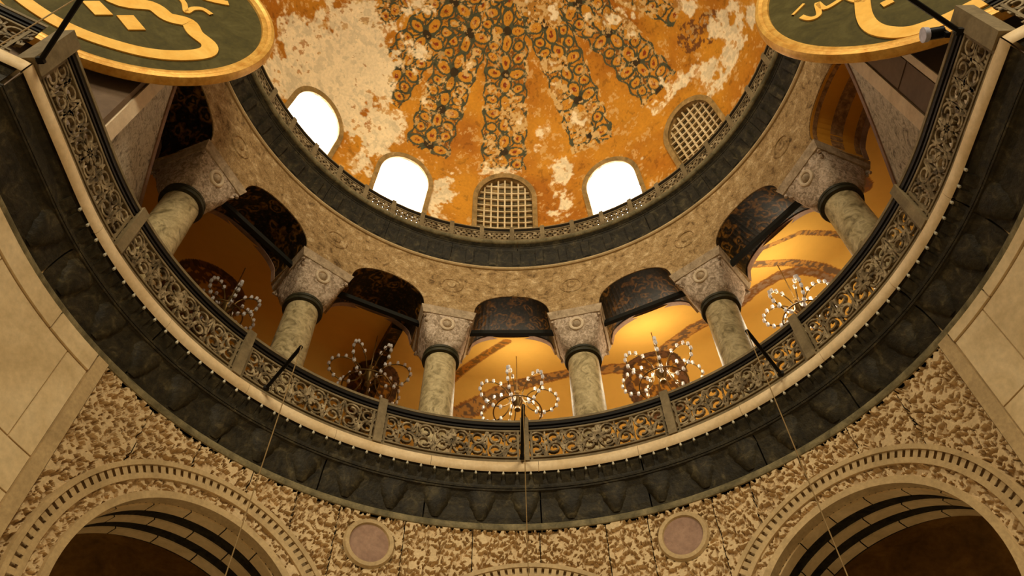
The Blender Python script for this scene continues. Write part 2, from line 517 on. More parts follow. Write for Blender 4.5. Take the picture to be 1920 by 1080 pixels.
# ---- plain marble flanks beside the exedra (lower storey)
for sg, nm, mt in ((-1, 'wall_left', 'marble'), (1, 'wall_right', 'marble')):
    wl = empty(nm, kind='structure')
    def S(a, b_): return srange(min(sg * a, sg * b_), max(sg * a, sg * b_), 1.5)
    MB().ring_sweep([(RW + .02, -1.6), (RW + TH, -1.6), (RW + TH, ZB + .3), (RW + .02, ZB + .3)], S(69, 112)).build('core', M['mould'], wl)
    def slab(a, b_, z0, z1, off=0.0, mat=mt, name='marble_slab'):
        g = 0.10
        MB().ring_sweep([(RW - off, z0 + .015), (RW + .05, z0 + .015), (RW + .05, z1 - .015), (RW - off, z1 - .015)], S(a + g, b_ - g)).build(name, M[mat], wl)
    slab(69, 71.0, -1.6, ZB - .06, .03, 'mould', 'corner_moulding')
    zz = [ZB - .06, 9.22, 7.38, 6.72, 4.9, 2.4, -1.6] if sg < 0 else [ZB - .06, 9.40, 7.9, 6.9, 4.9, 2.4, -1.6]
    cuts = [71.0, 74.6, 88.5, 100, 112] if sg < 0 else [71.0, 76.5, 92, 100, 112]
    for k in range(len(zz) - 1):
        cc = cuts if k % 2 else [71.0, 81, 100, 112]
        if k == 0: cc = [71.0, 78.3, 100, 112]
        for a, b_ in zip(cc[:-1], cc[1:]):
            slab(a, b_, zz[k + 1], zz[k], 0.03 if k == 0 else 0.0)

# ---- lower cornice
JOINTS = [-112, -106, -100, -83.5, -66.3, -50, -33.5, -16.4, 2.6, 20.3, 39.1, 55, 70.5, 85.5, 100, 106, 112]
tr1 = empty('trim_1', kind='structure')
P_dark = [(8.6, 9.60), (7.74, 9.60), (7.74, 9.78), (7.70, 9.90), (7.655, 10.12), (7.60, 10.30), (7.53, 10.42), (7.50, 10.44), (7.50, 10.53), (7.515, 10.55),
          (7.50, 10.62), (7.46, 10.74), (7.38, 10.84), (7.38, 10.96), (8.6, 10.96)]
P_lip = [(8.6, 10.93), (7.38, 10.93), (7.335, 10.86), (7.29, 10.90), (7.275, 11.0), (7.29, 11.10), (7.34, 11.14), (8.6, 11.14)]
for a, b_ in zip(JOINTS[:-1], JOINTS[1:]):
    ss = srange(a + .12, b_ - .12, 1.0)
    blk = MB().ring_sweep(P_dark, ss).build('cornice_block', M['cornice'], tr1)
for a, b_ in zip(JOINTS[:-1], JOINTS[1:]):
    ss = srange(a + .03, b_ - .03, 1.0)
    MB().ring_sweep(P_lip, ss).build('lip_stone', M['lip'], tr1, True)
ss = srange(-112, 112, 1.0)
MB().ring_sweep([(7.55, 10.44), (7.475, 10.44), (7.465, 10.465), (7.475, 10.485), (7.55, 10.485)], ss).build('fillet', M['cornice'], tr1)
MB().ring_sweep([(7.55, 10.505), (7.475, 10.505), (7.468, 10.525), (7.475, 10.545), (7.55, 10.545)], ss).build('fillet', M['cornice'], tr1)
MB().ring_sweep([(7.8, 9.60), (7.70, 9.60), (7.675, 9.65), (7.675, 9.70), (7.70, 9.75), (7.8, 9.76)], ss).build('bead', M['cornice_line'], tr1, True)
# leaves, mutules and little lamps: one mesh each, turned round the axis
def patch(prof, hw, off, az=0.0, shape=None, nu=9):
    """raised ornament following profile prof [(R,z)...], half width hw in m at each row"""
    mb = MB(); rows = []
    n = len(prof)
    for i, (R, z) in enumerate(prof):
        wd = hw * (shape(i / (n - 1)) if shape else 1)
        row = []
        for j in range(nu):
            u = -1 + 2 * j / (nu - 1)
            a = u * wd / R
            k = off * math.sqrt(max(0, 1 - u * u)) * math.sin(PI * (0.12 + 0.82 * i / (n - 1)))
            rr = R - k + 0.012
            row.append((rr * math.sin(a), rr * math.cos(a), z - k * 0.5))
        rows.append(row)
    return mb.grid(rows)
leaf_src = None
prof_leaf = [(7.72, 9.84), (7.70, 9.92), (7.68, 10.02), (7.655, 10.12), (7.63, 10.21), (7.60, 10.30), (7.55, 10.40), (7.50, 10.45)]
k = 0
for az in np.arange(-87.5, 88, 7.3):
    if leaf_src is None:
        leaf_src = patch(prof_leaf, 0.36, 0.10, shape=lambda t: 0.25 + 0.75 * math.sin(PI / 2 * t) * (1 if int(t * 8) % 2 else 0.86)).build('acanthus_leaf', M['cornice'], tr1, True)
        o = leaf_src
    else: o = inst(leaf_src)
    o.rotation_euler = (0, 0, -az * D2R)
mut = None; stud = None
for az in np.arange(-88.8, 89, 2.4):
    if mut is None:
        mb = MB()
        f = lambda R, a, z: (R * math.sin(a), R * math.cos(a), z)
        h = .10 / 7.4
        mb.hexa([f(7.53, -h, 10.58), f(7.53, h, 10.58), f(7.56, h, 10.7), f(7.56, -h, 10.7), f(7.37, -h, 10.80), f(7.37, h, 10.80), f(7.42, h, 10.9), f(7.42, -h, 10.9)])
        mut = mb.build('mutule', M['cornice'], tr1); o = mut
        stud = MB().lathe([(.0, -.035), (.022, -.028), (.03, 0), (.022, .02), (.012, .05)], (0, 7.33, 10.80), 8, True, False).build('lamp_cup', M['stud'], tr1, True); o2 = stud
    else: o = inst(mut); o2 = inst(stud)
    o.rotation_euler = (0, 0, -az * D2R); o2.rotation_euler = (0, 0, -(az + 1.2) * D2R)

# ---- gallery floor slab
mb = MB(); ss = srange(-112, 112, 2)
mb.ring_sweep([(8.4, 10.3), (14.8, 10.3), (14.8, 11.1), (8.4, 11.1)], ss)
mb.build('floor_gallery', M['floor'], kind='structure')

# ---- gallery arcade wall (seven arches)
RG, TG = 7.95, 1.62
AZ0, SP = -1.65, 27.0
GC = [AZ0 + SP * (k - 3) for k in range(7)]
HW, ZS, RISE = 8.1, 17.18, 0.98
def garch(az):
    for c in GC:
        t = (az - c) / HW
        if abs(t) < 1: return ZS + RISE * math.sqrt(1 - t * t) ** 0.85
    return None
gw = empty('wall_gallery', kind='structure')
end0, end1 = -87.8, 86.2
azs = set(np.round(np.arange(end0, end1 + .01, 0.75), 3))
for c in GC:
    for k in (0.9, 0.96, 0.985, 0.9975, 0.9999):
        for sg in (-1, 1): azs.add(round(c + sg * HW * k, 3))
azs = sorted(a for a in azs if end0 <= a <= end1)
front = MB(); soff = {}
def f3(R, s, z): return (R * math.sin(s * D2R), R * math.cos(s * D2R), z)
for a, b_ in zip(azs[:-1], azs[1:]):
    m_ = (a + b_) / 2; op = garch(m_) is not None
    za = (garch(a) or ZS) if op else ZS - .02; zb = (garch(b_) or ZS) if op else ZS - .02
    zt = 20.7
    front.hexa([f3(RG, a, za), f3(RG, b_, zb), f3(RG + TG, b_, zb), f3(RG + TG, a, za), f3(RG, a, zt), f3(RG, b_, zt), f3(RG + TG, b_, zt), f3(RG + TG, a, zt)])
    if op:
        c = min(range(7), key=lambda i: abs(GC[i] - m_))
        s_ = soff.setdefault(c, MB())
        e = .012
        s_.hexa([f3(RG + .03, a, za - e), f3(RG + .03, b_, zb - e), f3(RG + TG - .12, b_, zb - e), f3(RG + TG - .12, a, za - e),
                 f3(RG + .03, a, za + e), f3(RG + .03, b_, zb + e), f3(RG + TG - .12, b_, zb + e), f3(RG + TG - .12, a, za + e)])
front.build('arcade_masonry', M['gwall'], gw)
for c, s_ in soff.items():
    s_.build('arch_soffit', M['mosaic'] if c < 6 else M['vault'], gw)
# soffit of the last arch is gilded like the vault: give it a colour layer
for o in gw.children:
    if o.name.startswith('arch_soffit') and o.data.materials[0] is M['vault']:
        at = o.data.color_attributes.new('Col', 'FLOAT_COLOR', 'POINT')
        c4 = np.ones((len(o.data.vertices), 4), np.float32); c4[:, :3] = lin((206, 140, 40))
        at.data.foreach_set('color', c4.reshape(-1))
for d0, d1 in ((.10, .22), (.62, .98), (1.32, 1.48)):
    mb = MB(); rows = []
    for i in range(33):
        t = -0.995 + 1.99 * i / 32
        az = GC[6] + HW * t; z = ZS + RISE * math.sqrt(1 - t * t) ** 0.85 - .02
        if az > end1: continue
        rows.append([f3(RG + d0, az, z), f3(RG + d1, az, z), f3(RG + d1, az, z + .02), f3(RG + d0, az, z + .02)])
    mb.grid(rows, True).build('soffit_ribbon', M['ribbon'], gw)
# back rims of the arches
for c in GC:
    mb = MB(); rows = []
    for i in range(25):
        t = -0.9999 + 1.9998 * i / 24
        az = c + HW * t; z = ZS + RISE * math.sqrt(1 - t * t) ** 0.85
        if az < end0 or az > end1: continue
        rows.append([f3(RG + TG - .13, az, z + .01), f3(RG + TG - .13, az, z - .05), f3(RG + TG + .03, az, z - .05), f3(RG + TG + .03, az, z + .12)])
    mb.grid(rows, True).build('arch_rim', M['disc'], gw)
# spandrel roundels above the columns
CZ = [AZ0 + SP * (k - 2.5) for k in range(6)]
for az in CZ:
    rows = []; n = 32
    for i in range(n):
        th = 2 * PI * i / n; row = []
        for rr, R in ((.26, RG + .01), (.28, RG - .03), (.36, RG - .03), (.39, RG + .01)):
            a = az + rr * math.cos(th) / RG / D2R
            row.append(f3(R, a, 18.45 + rr * math.sin(th)))
        rows.append(row)
    MB().grid(rows + [rows[0]]).build('spandrel_ring', M['gwall'], gw, True)
    MB().lathe([(.02, 0), (.16, .0), (.12, .05), (0.02, .07)], (0, 0, 0), 16).build('spandrel_boss', M['gwall'], gw, True).matrix_local = \
        Matrix.Translation(f3(RG + .01, az, 18.45)) @ Matrix.Rotation(-az * D2R, 4, 'Z') @ Matrix.Rotation(PI / 2, 4, 'X')

# ---- piers beside the gallery
for sg, nm in ((-1, 'wall_left_pier'), (1, 'wall_right_pier')):
    ye = 0.55 if sg > 0 else 0.32
    wl = empty(nm, kind='structure')
    X0, YC, SL = (8.0, -0.55, 2.85) if sg > 0 else (8.0, -0.10, 2.5)
    def prism(pts, z0, z1, mat, name):
        n_ = len(pts); mb = MB()
        mb.v = [(sg * x, y, z0) for x, y in pts] + [(sg * x, y, z1) for x, y in pts]
        mb.f = [tuple(range(n_)), tuple(range(n_, 2 * n_))] + [(i, (i + 1) % n_, n_ + (i + 1) % n_, n_ + i) for i in range(n_)]
        mb.build(name, M[mat], wl)
    prism([(X0, ye), (X0, YC), (X0 + 5.1, YC - SL), (X0 + 5.9, YC - SL + 1.5), (X0 + 1.5, ye)], 11.1, 30, 'brown', 'core')
    def face(y0, y1, z0, z1, mat, off, name):
        prism([(X0 - off, y0), (X0 - off, y1), (X0 + .03, y1), (X0 + .03, y0)], z0, z1, mat, name)
    face(ye - .30, ye, 11.1, 20.2, 'strip', .05, 'pale_strip')
    for k, (z0, z1) in enumerate([(11.2, 13.1), (13.18, 14.7), (14.78, 16.6), (16.68, 19.4)]):
        if sg > 0: face(YC + .18, ye - .33, z0, z1, 'brown', .02, 'porphyry_panel')
    if sg > 0: face(YC, YC + .15, 11.1, 20.2, 'strip', .03, 'pale_strip')
    # veined marble screen standing in the end bay behind the arcade
    A = (sg * 8.12, ye); B = (sg * 9.0, 3.2)
    n = 14; mb = MB(); rows = []
    for i in range(n + 1):
        t = i / n
        x = A[0] + (B[0] - A[0]) * t; y = A[1] + (B[1] - A[1]) * t
        zt = 18.3 - 3.6 * t ** 0.75
        rows.append([(x, y, 11.1), (x, y, zt), (x + sg * .15, y - .04, zt), (x + sg * .15, y - .04, 11.1)])
    mb.grid(rows, True).build('veined_screen', M['veined'], wl)
    rim = MB()
    rim.tube([(A[0] + (B[0] - A[0]) * i / n, A[1] + (B[1] - A[1]) * i / n, 18.3 - 3.6 * (i / n) ** 0.75) for i in range(n + 1)], .07, 6).build('screen_rim', M['disc'], wl, True)

# ---- gallery vault, painted
def vz(r):
    t = np.clip((r - 9.5) / 5.3, 0, 1)
    return 18.02 + 1.35 * np.sin(np.clip(t * 1.25, 0, 1) * PI / 2) - 2.6 * np.clip((t - 0.55) / 0.45, 0, 1) ** 2
def vhit(x, y):
    d = ray(x, y); t0, t1 = 10.0, 40.0
    for t in np.linspace(14, 36, 900):
        P = CAM + d * t
        r = math.hypot(P[0], P[1])
        if r > 9.5 and P[2] > vz(r): return P
    return CAM + d * 36
na, nr = 1000, 170
AZ = np.linspace(-91, 91, na)[:, None] * np.ones((1, nr)); RR = np.linspace(9.5, 14.8, nr)[None, :] * np.ones((na, 1))
V = np.stack([RR * np.sin(AZ * D2R), RR * np.cos(AZ * D2R), vz(RR)], -1)
col = np.ones((na, nr, 3)) * np.array(lin((226, 176, 82)))
nz = fbm(V * 0.5, 3, 3)[..., None]
col = col * (0.95 + 0.10 * nz)
fine = fbm(V * 9.0, 11, 2)
def polydist(pts):
    d = np.full((na, nr), 1e9)
    for p, q in zip(pts[:-1], pts[1:]):
        ab = np.array(q[:2]) - np.array(p[:2]); L = ab @ ab + 1e-9
        t = np.clip(((V[..., 0] - p[0]) * ab[0] + (V[..., 1] - p[1]) * ab[1]) / L, 0, 1)
        d = np.minimum(d, np.hypot(V[..., 0] - p[0] - t * ab[0], V[..., 1] - p[1] - t * ab[1]))
    return d
def band(pts, hw, c1=(118, 92, 66), c2=(190, 138, 70)):
    global col
    d = polydist([vhit(*p) for p in pts])
    m1 = d < hw * (0.85 + 0.3 * fine)
    cc = np.where((fine > 0.5)[..., None], np.array(lin(c1)), np.array(lin(c2)))
    edge = (d > hw * 0.78) & m1
    cc[edge] = lin((158, 102, 46))
    col[m1] = cc[m1]
band([(835, 795), (900, 757), (960, 724), (1060, 700), (1150, 690), (1220, 692)], .26)
band([(845, 715), (880, 685), (920, 658), (950, 640)], .17, (120, 84, 34), (176, 110, 30))
band([(1235, 665), (1265, 640), (1300, 615), (1345, 592)], .28)
band([(1385, 570), (1420, 540), (1460, 517), (1510, 505), (1570, 522)], .26, (150, 120, 92), (130, 90, 50))
band([(1400, 497), (1480, 492), (1530, 498), (1590, 525)], .16)
band([(1548, 165), (1546, 220), (1562, 280), (1590, 320), (1625, 350)], .22, (128, 92, 66), (150, 100, 52))
band([(1512, 230), (1525, 170), (1545, 140)], .14, (170, 120, 60), (190, 130, 54))
band([(1410, 446), (1500, 436), (1560, 438), (1600, 448)], .10)
for cx, cy, rad in ((1228, 705, 1.12), (385, 545, 1.25), (700, 720, 0.9)):
    P = vhit(cx, cy); d = np.hypot(V[..., 0] - P[0], V[..., 1] - P[1])
    dk = 1.0
    m1 = d < rad
    a_ = np.arctan2(V[..., 1] - P[1], V[..., 0] - P[0])
    pat = 0.5 + 0.5 * np.sin(a_ * 12) * np.sin(d * 16)
    sel = (pat + (fine - .5) * 1.6)
    cc = np.where((sel > 0.62)[..., None], np.array(lin((186, 128, 44))) * dk, np.array(lin((108, 72, 36))) * dk)
    cc[d > rad * .74] = np.array(lin((116, 80, 50))) * dk
    cc[(d > rad * .74) & (fine > .52)] = np.array(lin((84, 60, 40))) * dk
    cc[d < rad * .22] = np.array(lin((196, 140, 50))) * dk
    col[m1] = cc[m1]
color_grid('ceiling_gallery', V, col, np.ones((na - 1, nr - 1), bool), M['vault'], None, 'structure')
# outer gallery wall and transverse arch dividing the dark bay
MB().grid([[(*pol(14.8, -91 + 182 * i / 60, 0)[:2], z) for z in (10, 19)] for i in range(61)]).build('wall_gallery_back', M['vault'], kind='structure')
o = bpy.data.objects['wall_gallery_back']
at = o.data.color_attributes.new('Col', 'FLOAT_COLOR', 'POINT')
c4 = np.ones((len(o.data.vertices), 4), np.float32); c4[:, :3] = lin((190, 140, 66)); at.data.foreach_set('color', c4.reshape(-1))
for az0, az1 in ((-24.5, -22.3),):
    mb = MB(); rows = []
    for i in range(30):
        r = 9.55 + 5.2 * i / 29; z = float(vz(r)); lo = min(z - .35, 17.75 + 0.9 * math.sin(PI * i / 29) ** .6)
        rows.append([f3(r, az0, lo), f3(r, az1, lo), f3(r, az1, z + .1), f3(r, az0, z + .1)])
    mb.grid(rows, True).build('trim_3', M['mosaic'], kind='structure')

# ---- upper cornice
tr2 = empty('trim_2', kind='structure')
P2 = [(8.7, 19.55), (7.93, 19.55), (7.92, 19.72), (7.89, 19.86), (7.84, 20.02), (7.76, 20.17), (7.69, 20.27), (7.66, 20.34), (7.66, 20.42), (7.60, 20.46), (7.54, 20.5), (8.7, 20.5)]
J2 = list(np.arange(-96, 97, 16.0))
for a, b_ in zip(J2[:-1], J2[1:]):
    MB().ring_sweep(P2, srange(a + .05, b_ - .05, 1.0)).build('cornice_block', M['cornice'], tr2)
    MB().ring_sweep([(8.7, 20.48), (7.55, 20.48), (7.50, 20.51), (7.475, 20.56), (7.49, 20.62), (7.54, 20.64), (8.7, 20.64)], srange(a + .02, b_ - .02, 1.0)).build('lip_stone', M['cornice_line'], tr2, True)
ss = srange(-96, 96, 1.0)
MB().ring_sweep([(8.1, 19.52), (7.90, 19.52), (7.865, 19.55), (7.865, 19.60), (7.90, 19.63), (8.1, 19.63)], ss).build('bead', M['mould'], tr2, True)
MB().ring_sweep([(7.75, 20.345), (7.645, 20.345), (7.635, 20.37), (7.645, 20.395), (7.75, 20.395)], ss).build('fillet', M['cornice'], tr2)
src = None; src2 = None
for az in np.arange(-90, 91, 5.6):
    if src is None:
        mb = MB(); h = .12 / 7.8
        f = lambda R, a, z: (R * math.sin(a), R * math.cos(a), z)
        mb.hexa([f(7.90, -h, 19.74), f(7.90, h, 19.74), f(7.95, h, 20.2), f(7.95, -h, 20.2), f(7.66, -h, 20.20), f(7.66, h, 20.20), f(7.74, h, 20.36), f(7.74, -h, 20.36)])
        src = mb.build('modillion', M['cornice'], tr2); o = src
    else: o = inst(src)
    o.rotation_euler = (0, 0, -az * D2R)

# ---- painted semi-dome with its windows
RS, ZC = 7.9, 20.85
# azimuth, half width, top, bright?
WIN = [(-58.2, .93, 23.75, True), (-31.2, .90, 24.02, True), (-3.1, .98, 24.25, False), (26.3, .90, 23.95, True), (51.3, .92, 23.95, False)]
na, ne = 860, 390
AZ = np.linspace(-96, 96, na)[:, None] * np.ones((1, ne)); EL = np.linspace(-3, 84, ne)[None, :] * np.ones((na, 1))
V = np.stack([RS * np.cos(EL * D2R) * np.sin(AZ * D2R), RS * np.cos(EL * D2R) * np.cos(AZ * D2R), ZC + RS * np.sin(EL * D2R)], -1)
base = np.array(lin((210, 140, 34))); base2 = np.array(lin((176, 104, 18)))
n1 = fbm(V * 0.55, 21, 4); n2 = fbm(V * 2.4, 31, 4); n3 = fbm(V * 9, 41, 3); n4 = fbm(V * 1.2, 51, 5)
t = np.clip((n1 - .35) / .35, 0, 1)[..., None]
col = base * (1 - t) + base2 * t
col = col * (0.86 + 0.28 * n2[..., None])
# ornamental ribs
def rib(azc, el0, el1, hw, ph, wear):
    global col
    u = (AZ - azc) * D2R * RS * np.cos(EL * D2R) / hw          # -1..1 across
    v = (EL - el0) * D2R * RS / (hw * 2.0) + ph               # unit cells along
    inside = (np.abs(u) < 1.12) & (EL > el0) & (EL < el1)
    cell = np.floor(v); y = (v - cell) * 2 - 1; x = u
    x = x + (n2 - .5) * .26; y = y + (fbm(V * 2.4, 77, 3) - .5) * .26
    line = np.zeros_like(x, bool); red = np.zeros_like(x, bool); fill = np.zeros_like(x, bool)
    for cx, cy, a, b_ in ((.56, 0, .40, .26), (-.56, 0, .40, .26), (0, .56, .26, .42), (0, -.56, .26, .42),
                          (.62, .72, .26, .24), (-.62, .72, .26, .24), (.62, -.72, .26, .24), (-.62, -.72, .26, .24)):
        e = np.sqrt(((x - cx) / a) ** 2 + ((y - cy) / b_) ** 2)
        line |= (np.abs(e - 1) < .19); fill |= e < 0.8; red |= e < .34
    ctr = (x ** 2 + y ** 2) < .05
    line |= np.abs(np.abs(x) - (.98 + .07 * np.cos(y * PI * 2))) < .045
    line |= (np.abs(np.abs(x) - np.abs(y)) < .05) & (np.hypot(x, y) < .75)
    lc = np.array(lin((78, 76, 50))); rc = np.array(lin((138, 56, 16))); fc = np.array(lin((204, 136, 36))); bc = np.array(lin((128, 78, 22)))
    worn = (n4 + (n3 - .5) * .45) > (0.66 - wear)
    bg = inside & (np.abs(u) < .98)
    bgm = bg & (n3 > .55)
    col[bgm] = bc * 0.95
    m_ = inside & fill; col[m_] = fc
    m_ = inside & red & (n3 > .42); col[m_] = rc
    m_ = inside & line; col[m_] = lc * (0.7 + 0.6 * n3[m_][:, None])
    m_ = inside & ctr; col[m_] = np.array(lin((60, 44, 18)))
    m_ = inside & worn
    pal = np.array(lin((214, 170, 104)))
    col[m_] = np.where((n3 > .5)[..., None], pal, np.array(lin((178, 120, 44))))[m_]
for azc, e0, e1, ph, wr in ((-3.6, 28, 83, 0, .07), (-27.6, 28.5, 83, .3, .05), (-47.5, 36, 83, .6, .06), (25.2, 30, 83, .2, .08), (50.5, 32, 80, .5, .02), (-72, 44, 78, .2, .1), (75, 40, 60, .4, .12)):
    rib(azc, e0, e1, .78, ph, wr)
# small painted sprigs
for azc, ec in ((68, 34), (73, 30), (-72, 24)):
    d = np.hypot((AZ - azc) * D2R * RS * np.cos(EL * D2R), (EL - ec) * D2R * RS)
    m_ = (d < .55) & (n3 > .5); col[m_] = lin((120, 72, 28))
# bare plaster where the paint has fallen
def blob(azc, ec, sa, se): return np.exp(-(((AZ - azc) / sa) ** 2 + ((EL - ec) / se) ** 2))
bias = .30 * blob(-60, 34, 16, 14) + .26 * blob(-70, 20, 14, 14) + .22 * blob(-41, 22, 8, 12) + .26 * blob(-21, 13, 5, 8) + .20 * blob(70, 22, 14, 13) + .12 * blob(56, 30, 9, 6) \
    + .10 * blob(12, 24, 12, 4) + .14 * blob(-3, 27, 9, 2.5) + .12 * blob(8, 40, 3, 8) + .10 * blob(38, 22, 8, 5) + .10 * blob(-62, 58, 24, 14) + .1 * blob(35, 9, 6, 4)
pm = n4 * .62 + n2 * .26 + n3 * .12 + bias
plas = np.array(lin((248, 220, 172)))
n5 = fbm(V * 4.5, 61, 4)
speck = (n5 > .57) & (n3 > .50) & (n1 > .42)
col[speck] = col[speck] * .45 + np.array(lin((226, 180, 110))) * .55
dk = (n5 < .36) & (n3 < .5)
col[dk] = col[dk] * .72
a_ = np.clip((pm - .64) / .035, 0, 1)[..., None]
a_ = a_ * np.where((n5 > .63) & (pm < .80), .25, 1.0)[..., None]
plas = plas * np.where((n5 < .42), .84, 1.0)[..., None]
col = col * (1 - a_) + plas * (0.86 + 0.26 * n2[..., None]) * a_
# cut the windows
ACc = (AZ[:-1, :-1] + AZ[1:, 1:]) / 2; ECc = (EL[:-1, :-1] + EL[1:, 1:]) / 2
keep = np.ones((na - 1, ne - 1), bool)
for azc, hw, zt, br in WIN:
    tt = np.sin((ACc - azc) * D2R) * RS * np.cos(ECc * D2R); zz = ZC + RS * np.sin(ECc * D2R)
    zs = zt - hw
    inw = (np.abs(ACc - azc) < 30) & (np.abs(tt) < hw + .03) & (zz > 21.2) & ((zz < zs) | (np.hypot(tt, zz - zs) < hw + .03))
    keep &= ~inw
color_grid('ceiling_dome', V, col, keep, M['paint'], None, 'structure')

def win_outline(hw, zt, grow=0.0, z0=21.2, n=20):
    zs = zt - hw; h = hw + grow
    pts = [(-h, z0 - grow), (-h, (z0 + zs) / 2), (-h, zs)]
    pts += [(-h * math.cos(PI * i / n), zs + h * math.sin(PI * i / n)) for i in range(1, n)]
    pts += [(h, zs), (h, (z0 + zs) / 2), (h, z0 - grow)]
    return pts
for wi, (azc, hw, zt, br) in enumerate(WIN):
    wn = empty('window_%d' % (wi + 1), (0, 0, 0), -azc * D2R, 'structure')
    def on_s(t, z, dr=0.0):
        rho = math.sqrt(RS * RS - (z - ZC) ** 2) + dr
        return (t, math.sqrt(max(rho * rho - t * t, 0)), z)
    o0 = win_outline(hw, zt); o1 = win_outline(hw, zt, .17)
    # border
    MB().grid([[on_s(t, z, .04) for t, z in o0], [on_s(t, z, -.035) for t, z in o0], [on_s(t, z, -.035) for t, z in o1], [on_s(t, z, .02) for t, z in o1]]).build('window_border', M['surround'], wn)
    FO = 8.35
    if br:
        MB().grid([[on_s(t, z, -.02) for t, z in o0], [(t, FO, z) for t, z in o0]]).build('window_reveal', M['reveal'], wn)
        # sloping sill
        MB().grid([[on_s(-hw, 21.2, -.02), on_s(hw, 21.2, -.02)], [(-hw, FO, 21.2), (hw, FO, 21.2)]]).build('window_sill', M['reveal'], wn)
        mb = MB(); mb.v = [(t, FO, z) for t, z in o0]; mb.f = [tuple(range(len(o0)))]
        mb.build('window_pane', M['sky'], wn)
    else:
        # plaster grille just behind the dome surface
        MB().grid([[on_s(t, z, -.02) for t, z in o0], [on_s(t, z, .30) for t, z in o0]]).build('window_reveal', M['surround'], wn)
        nv, nh = 8, 11
        zs = zt - hw
        def half(z): return hw if z < zs else math.sqrt(max(hw * hw - (z - zs) ** 2, 0))
        vb = [-hw + 2 * hw * i / nv for i in range(1, nv)]
        for t in vb:
            ztop = zs + math.sqrt(max(hw * hw - t * t, 0))
            zl = [21.2 + (ztop - 21.2) * i / 8 for i in range(9)]
            rows = [[on_s(t - .028, z, .10), on_s(t + .028, z, .10), on_s(t + .028, z, .17), on_s(t - .028, z, .17)] for z in zl]
            MB().grid(rows, True).build('grille_bar', M['grille'], wn)
        hb = [21.2 + (zt - 21.2) * i / nh for i in range(1, nh)]
        for z in hb:
            h = half(z)
            if h < .2: continue
            rows = [[on_s(t, z - .024, .095), on_s(t, z + .024, .095), on_s(t, z + .024, .165), on_s(t, z - .024, .165)] for t in [-h + 2 * h * i / 6 for i in range(7)]]
            MB().grid(rows, True).build('grille_bar', M['grille'], wn)
        # panes between the bars
        xs = [-hw] + vb + [hw]; zl = [21.2] + hb + [zt]
        for i in range(nv):
            for j in range(nh):
                t0, t1, za, zb = xs[i], xs[i + 1], zl[j], zl[j + 1]
                m_ = max(min(abs(t0), abs(t1)) - .02, 0)
                if m_ >= half(za): continue
                cl = lambda t, z: max(-half(z), min(half(z), t))
                q = [on_s(cl(t0, za), za, .19), on_s(cl(t1, za), za, .19), on_s(cl(t1, zb), zb, .19), on_s(cl(t0, zb), zb, .19)]
                mb = MB(); mb.v = q; mb.f = [(0, 1, 2, 3)]
                mb.build('window_pane', M['pane'], wn)

# ================================================================== OBJECTS
ORD = ['first', 'second', 'third']
RA_, RB_ = 'the diamond roundel', 'the floodlight roundel'
# ---- gallery columns
RCOL = 8.78
def make_column():
    root = empty('gallery_column')
    MB().lathe([(.56, 11.12), (.56, 11.24), (.50, 11.30), (.53, 11.38), (.50, 11.46), (.47, 11.50)], n=32).build('column_base', M['abacus'], root, True)
    MB().lathe([(.475, 11.48), (.47, 13.0), (.455, 14.6), (.44, 15.78)], n=36).build('shaft', M['column'], root, True)
    MB().lathe([(.45, 15.76), (.53, 15.78), (.545, 15.83), (.53, 15.88), (.47, 15.90), (.52, 15.93), (.53, 15.99), (.50, 16.03)], n=36).build('neck_ring', M['neck'], root, True)
    # basket capital: circle to deep square
    n = 64; rows = []
    for i in range(13):
        t = i / 12
        z = 16.0 + 0.98 * t
        k = t ** 0.75
        ex = 2 + 9 * k
        hx = .49 + (.72 - .49) * (t ** 0.8); hy = .49 + (.80 - .49) * (t ** 0.8)
        row = []
        for j in range(n):
            th = 2 * PI * (j + .5) / n; c_, s_ = math.cos(th), math.sin(th)
            q = (abs(c_) ** ex + abs(s_) ** ex) ** (-1 / ex)
            lob = 1 + .018 * math.sin(th * 16) * math.sin(t * PI * 5)
            row.append((hx * c_ * q * lob, hy * s_ * q * lob, z))
        rows.append(row)
    mb = MB(); b0 = 0; mb.grid(rows, True); mb.f.append(tuple(range(12 * n, 13 * n))); mb.f.append(tuple(range(n))[::-1])
    cap = mb.build('capital', M['capital'], root, True)
    mb = MB()
    p0 = [(-.74, -.82), (.74, -.82), (.76, .82), (-.76, .82)]
    p1 = [(-.82, -.88), (.82, -.88), (.86, .88), (-.86, .88)]
    mb.hexa([(x, y, 16.96) for x, y in p0] + [(x, y, 17.24) for x, y in p1])
    mb.build('abacus', M['abacus'], cap)
    for sx in (-1, 1):
        for sy in (-1, 1):
            mb = MB(); pts = []
            for i in range(18):
                th = i / 17 * 3.4 * PI / 1.4; rr = .16 * (1 - i / 22)
                pts.append((sx * (.60 + rr * math.cos(th) * .7), sy * (.68 + rr * math.cos(th) * .7), 16.80 + rr * math.sin(th)))
            mb.tube(pts, .045, 6).build('volute', M['capital'], cap, True)
    # front boss in a pale ring
    bo = MB().lathe([(.02, .0), (.13, .0), (.11, .06), (.06, .10), (.01, .11)], n=20).build('boss', M['abacus'], cap, True)
    bo.matrix_local = Matrix.Translation((0, -.70, 16.68)) @ Matrix.Rotation(PI / 2 + .25, 4, 'X')
    rg = MB(); rg.grid([[((.18 + .05 * math.cos(a)) * math.cos(th), (.18 + .05 * math.cos(a)) * math.sin(th), .05 * math.sin(a)) for a in [2 * PI * q / 8 for q in range(8)]] for th in [2 * PI * q / 24 for q in range(25)]], True)
    ro = rg.build('boss_ring', M['strip'], cap, True)
    ro.matrix_local = Matrix.Translation((0, -.72, 16.68)) @ Matrix.Rotation(PI / 2 + .25, 4, 'X')
    return root
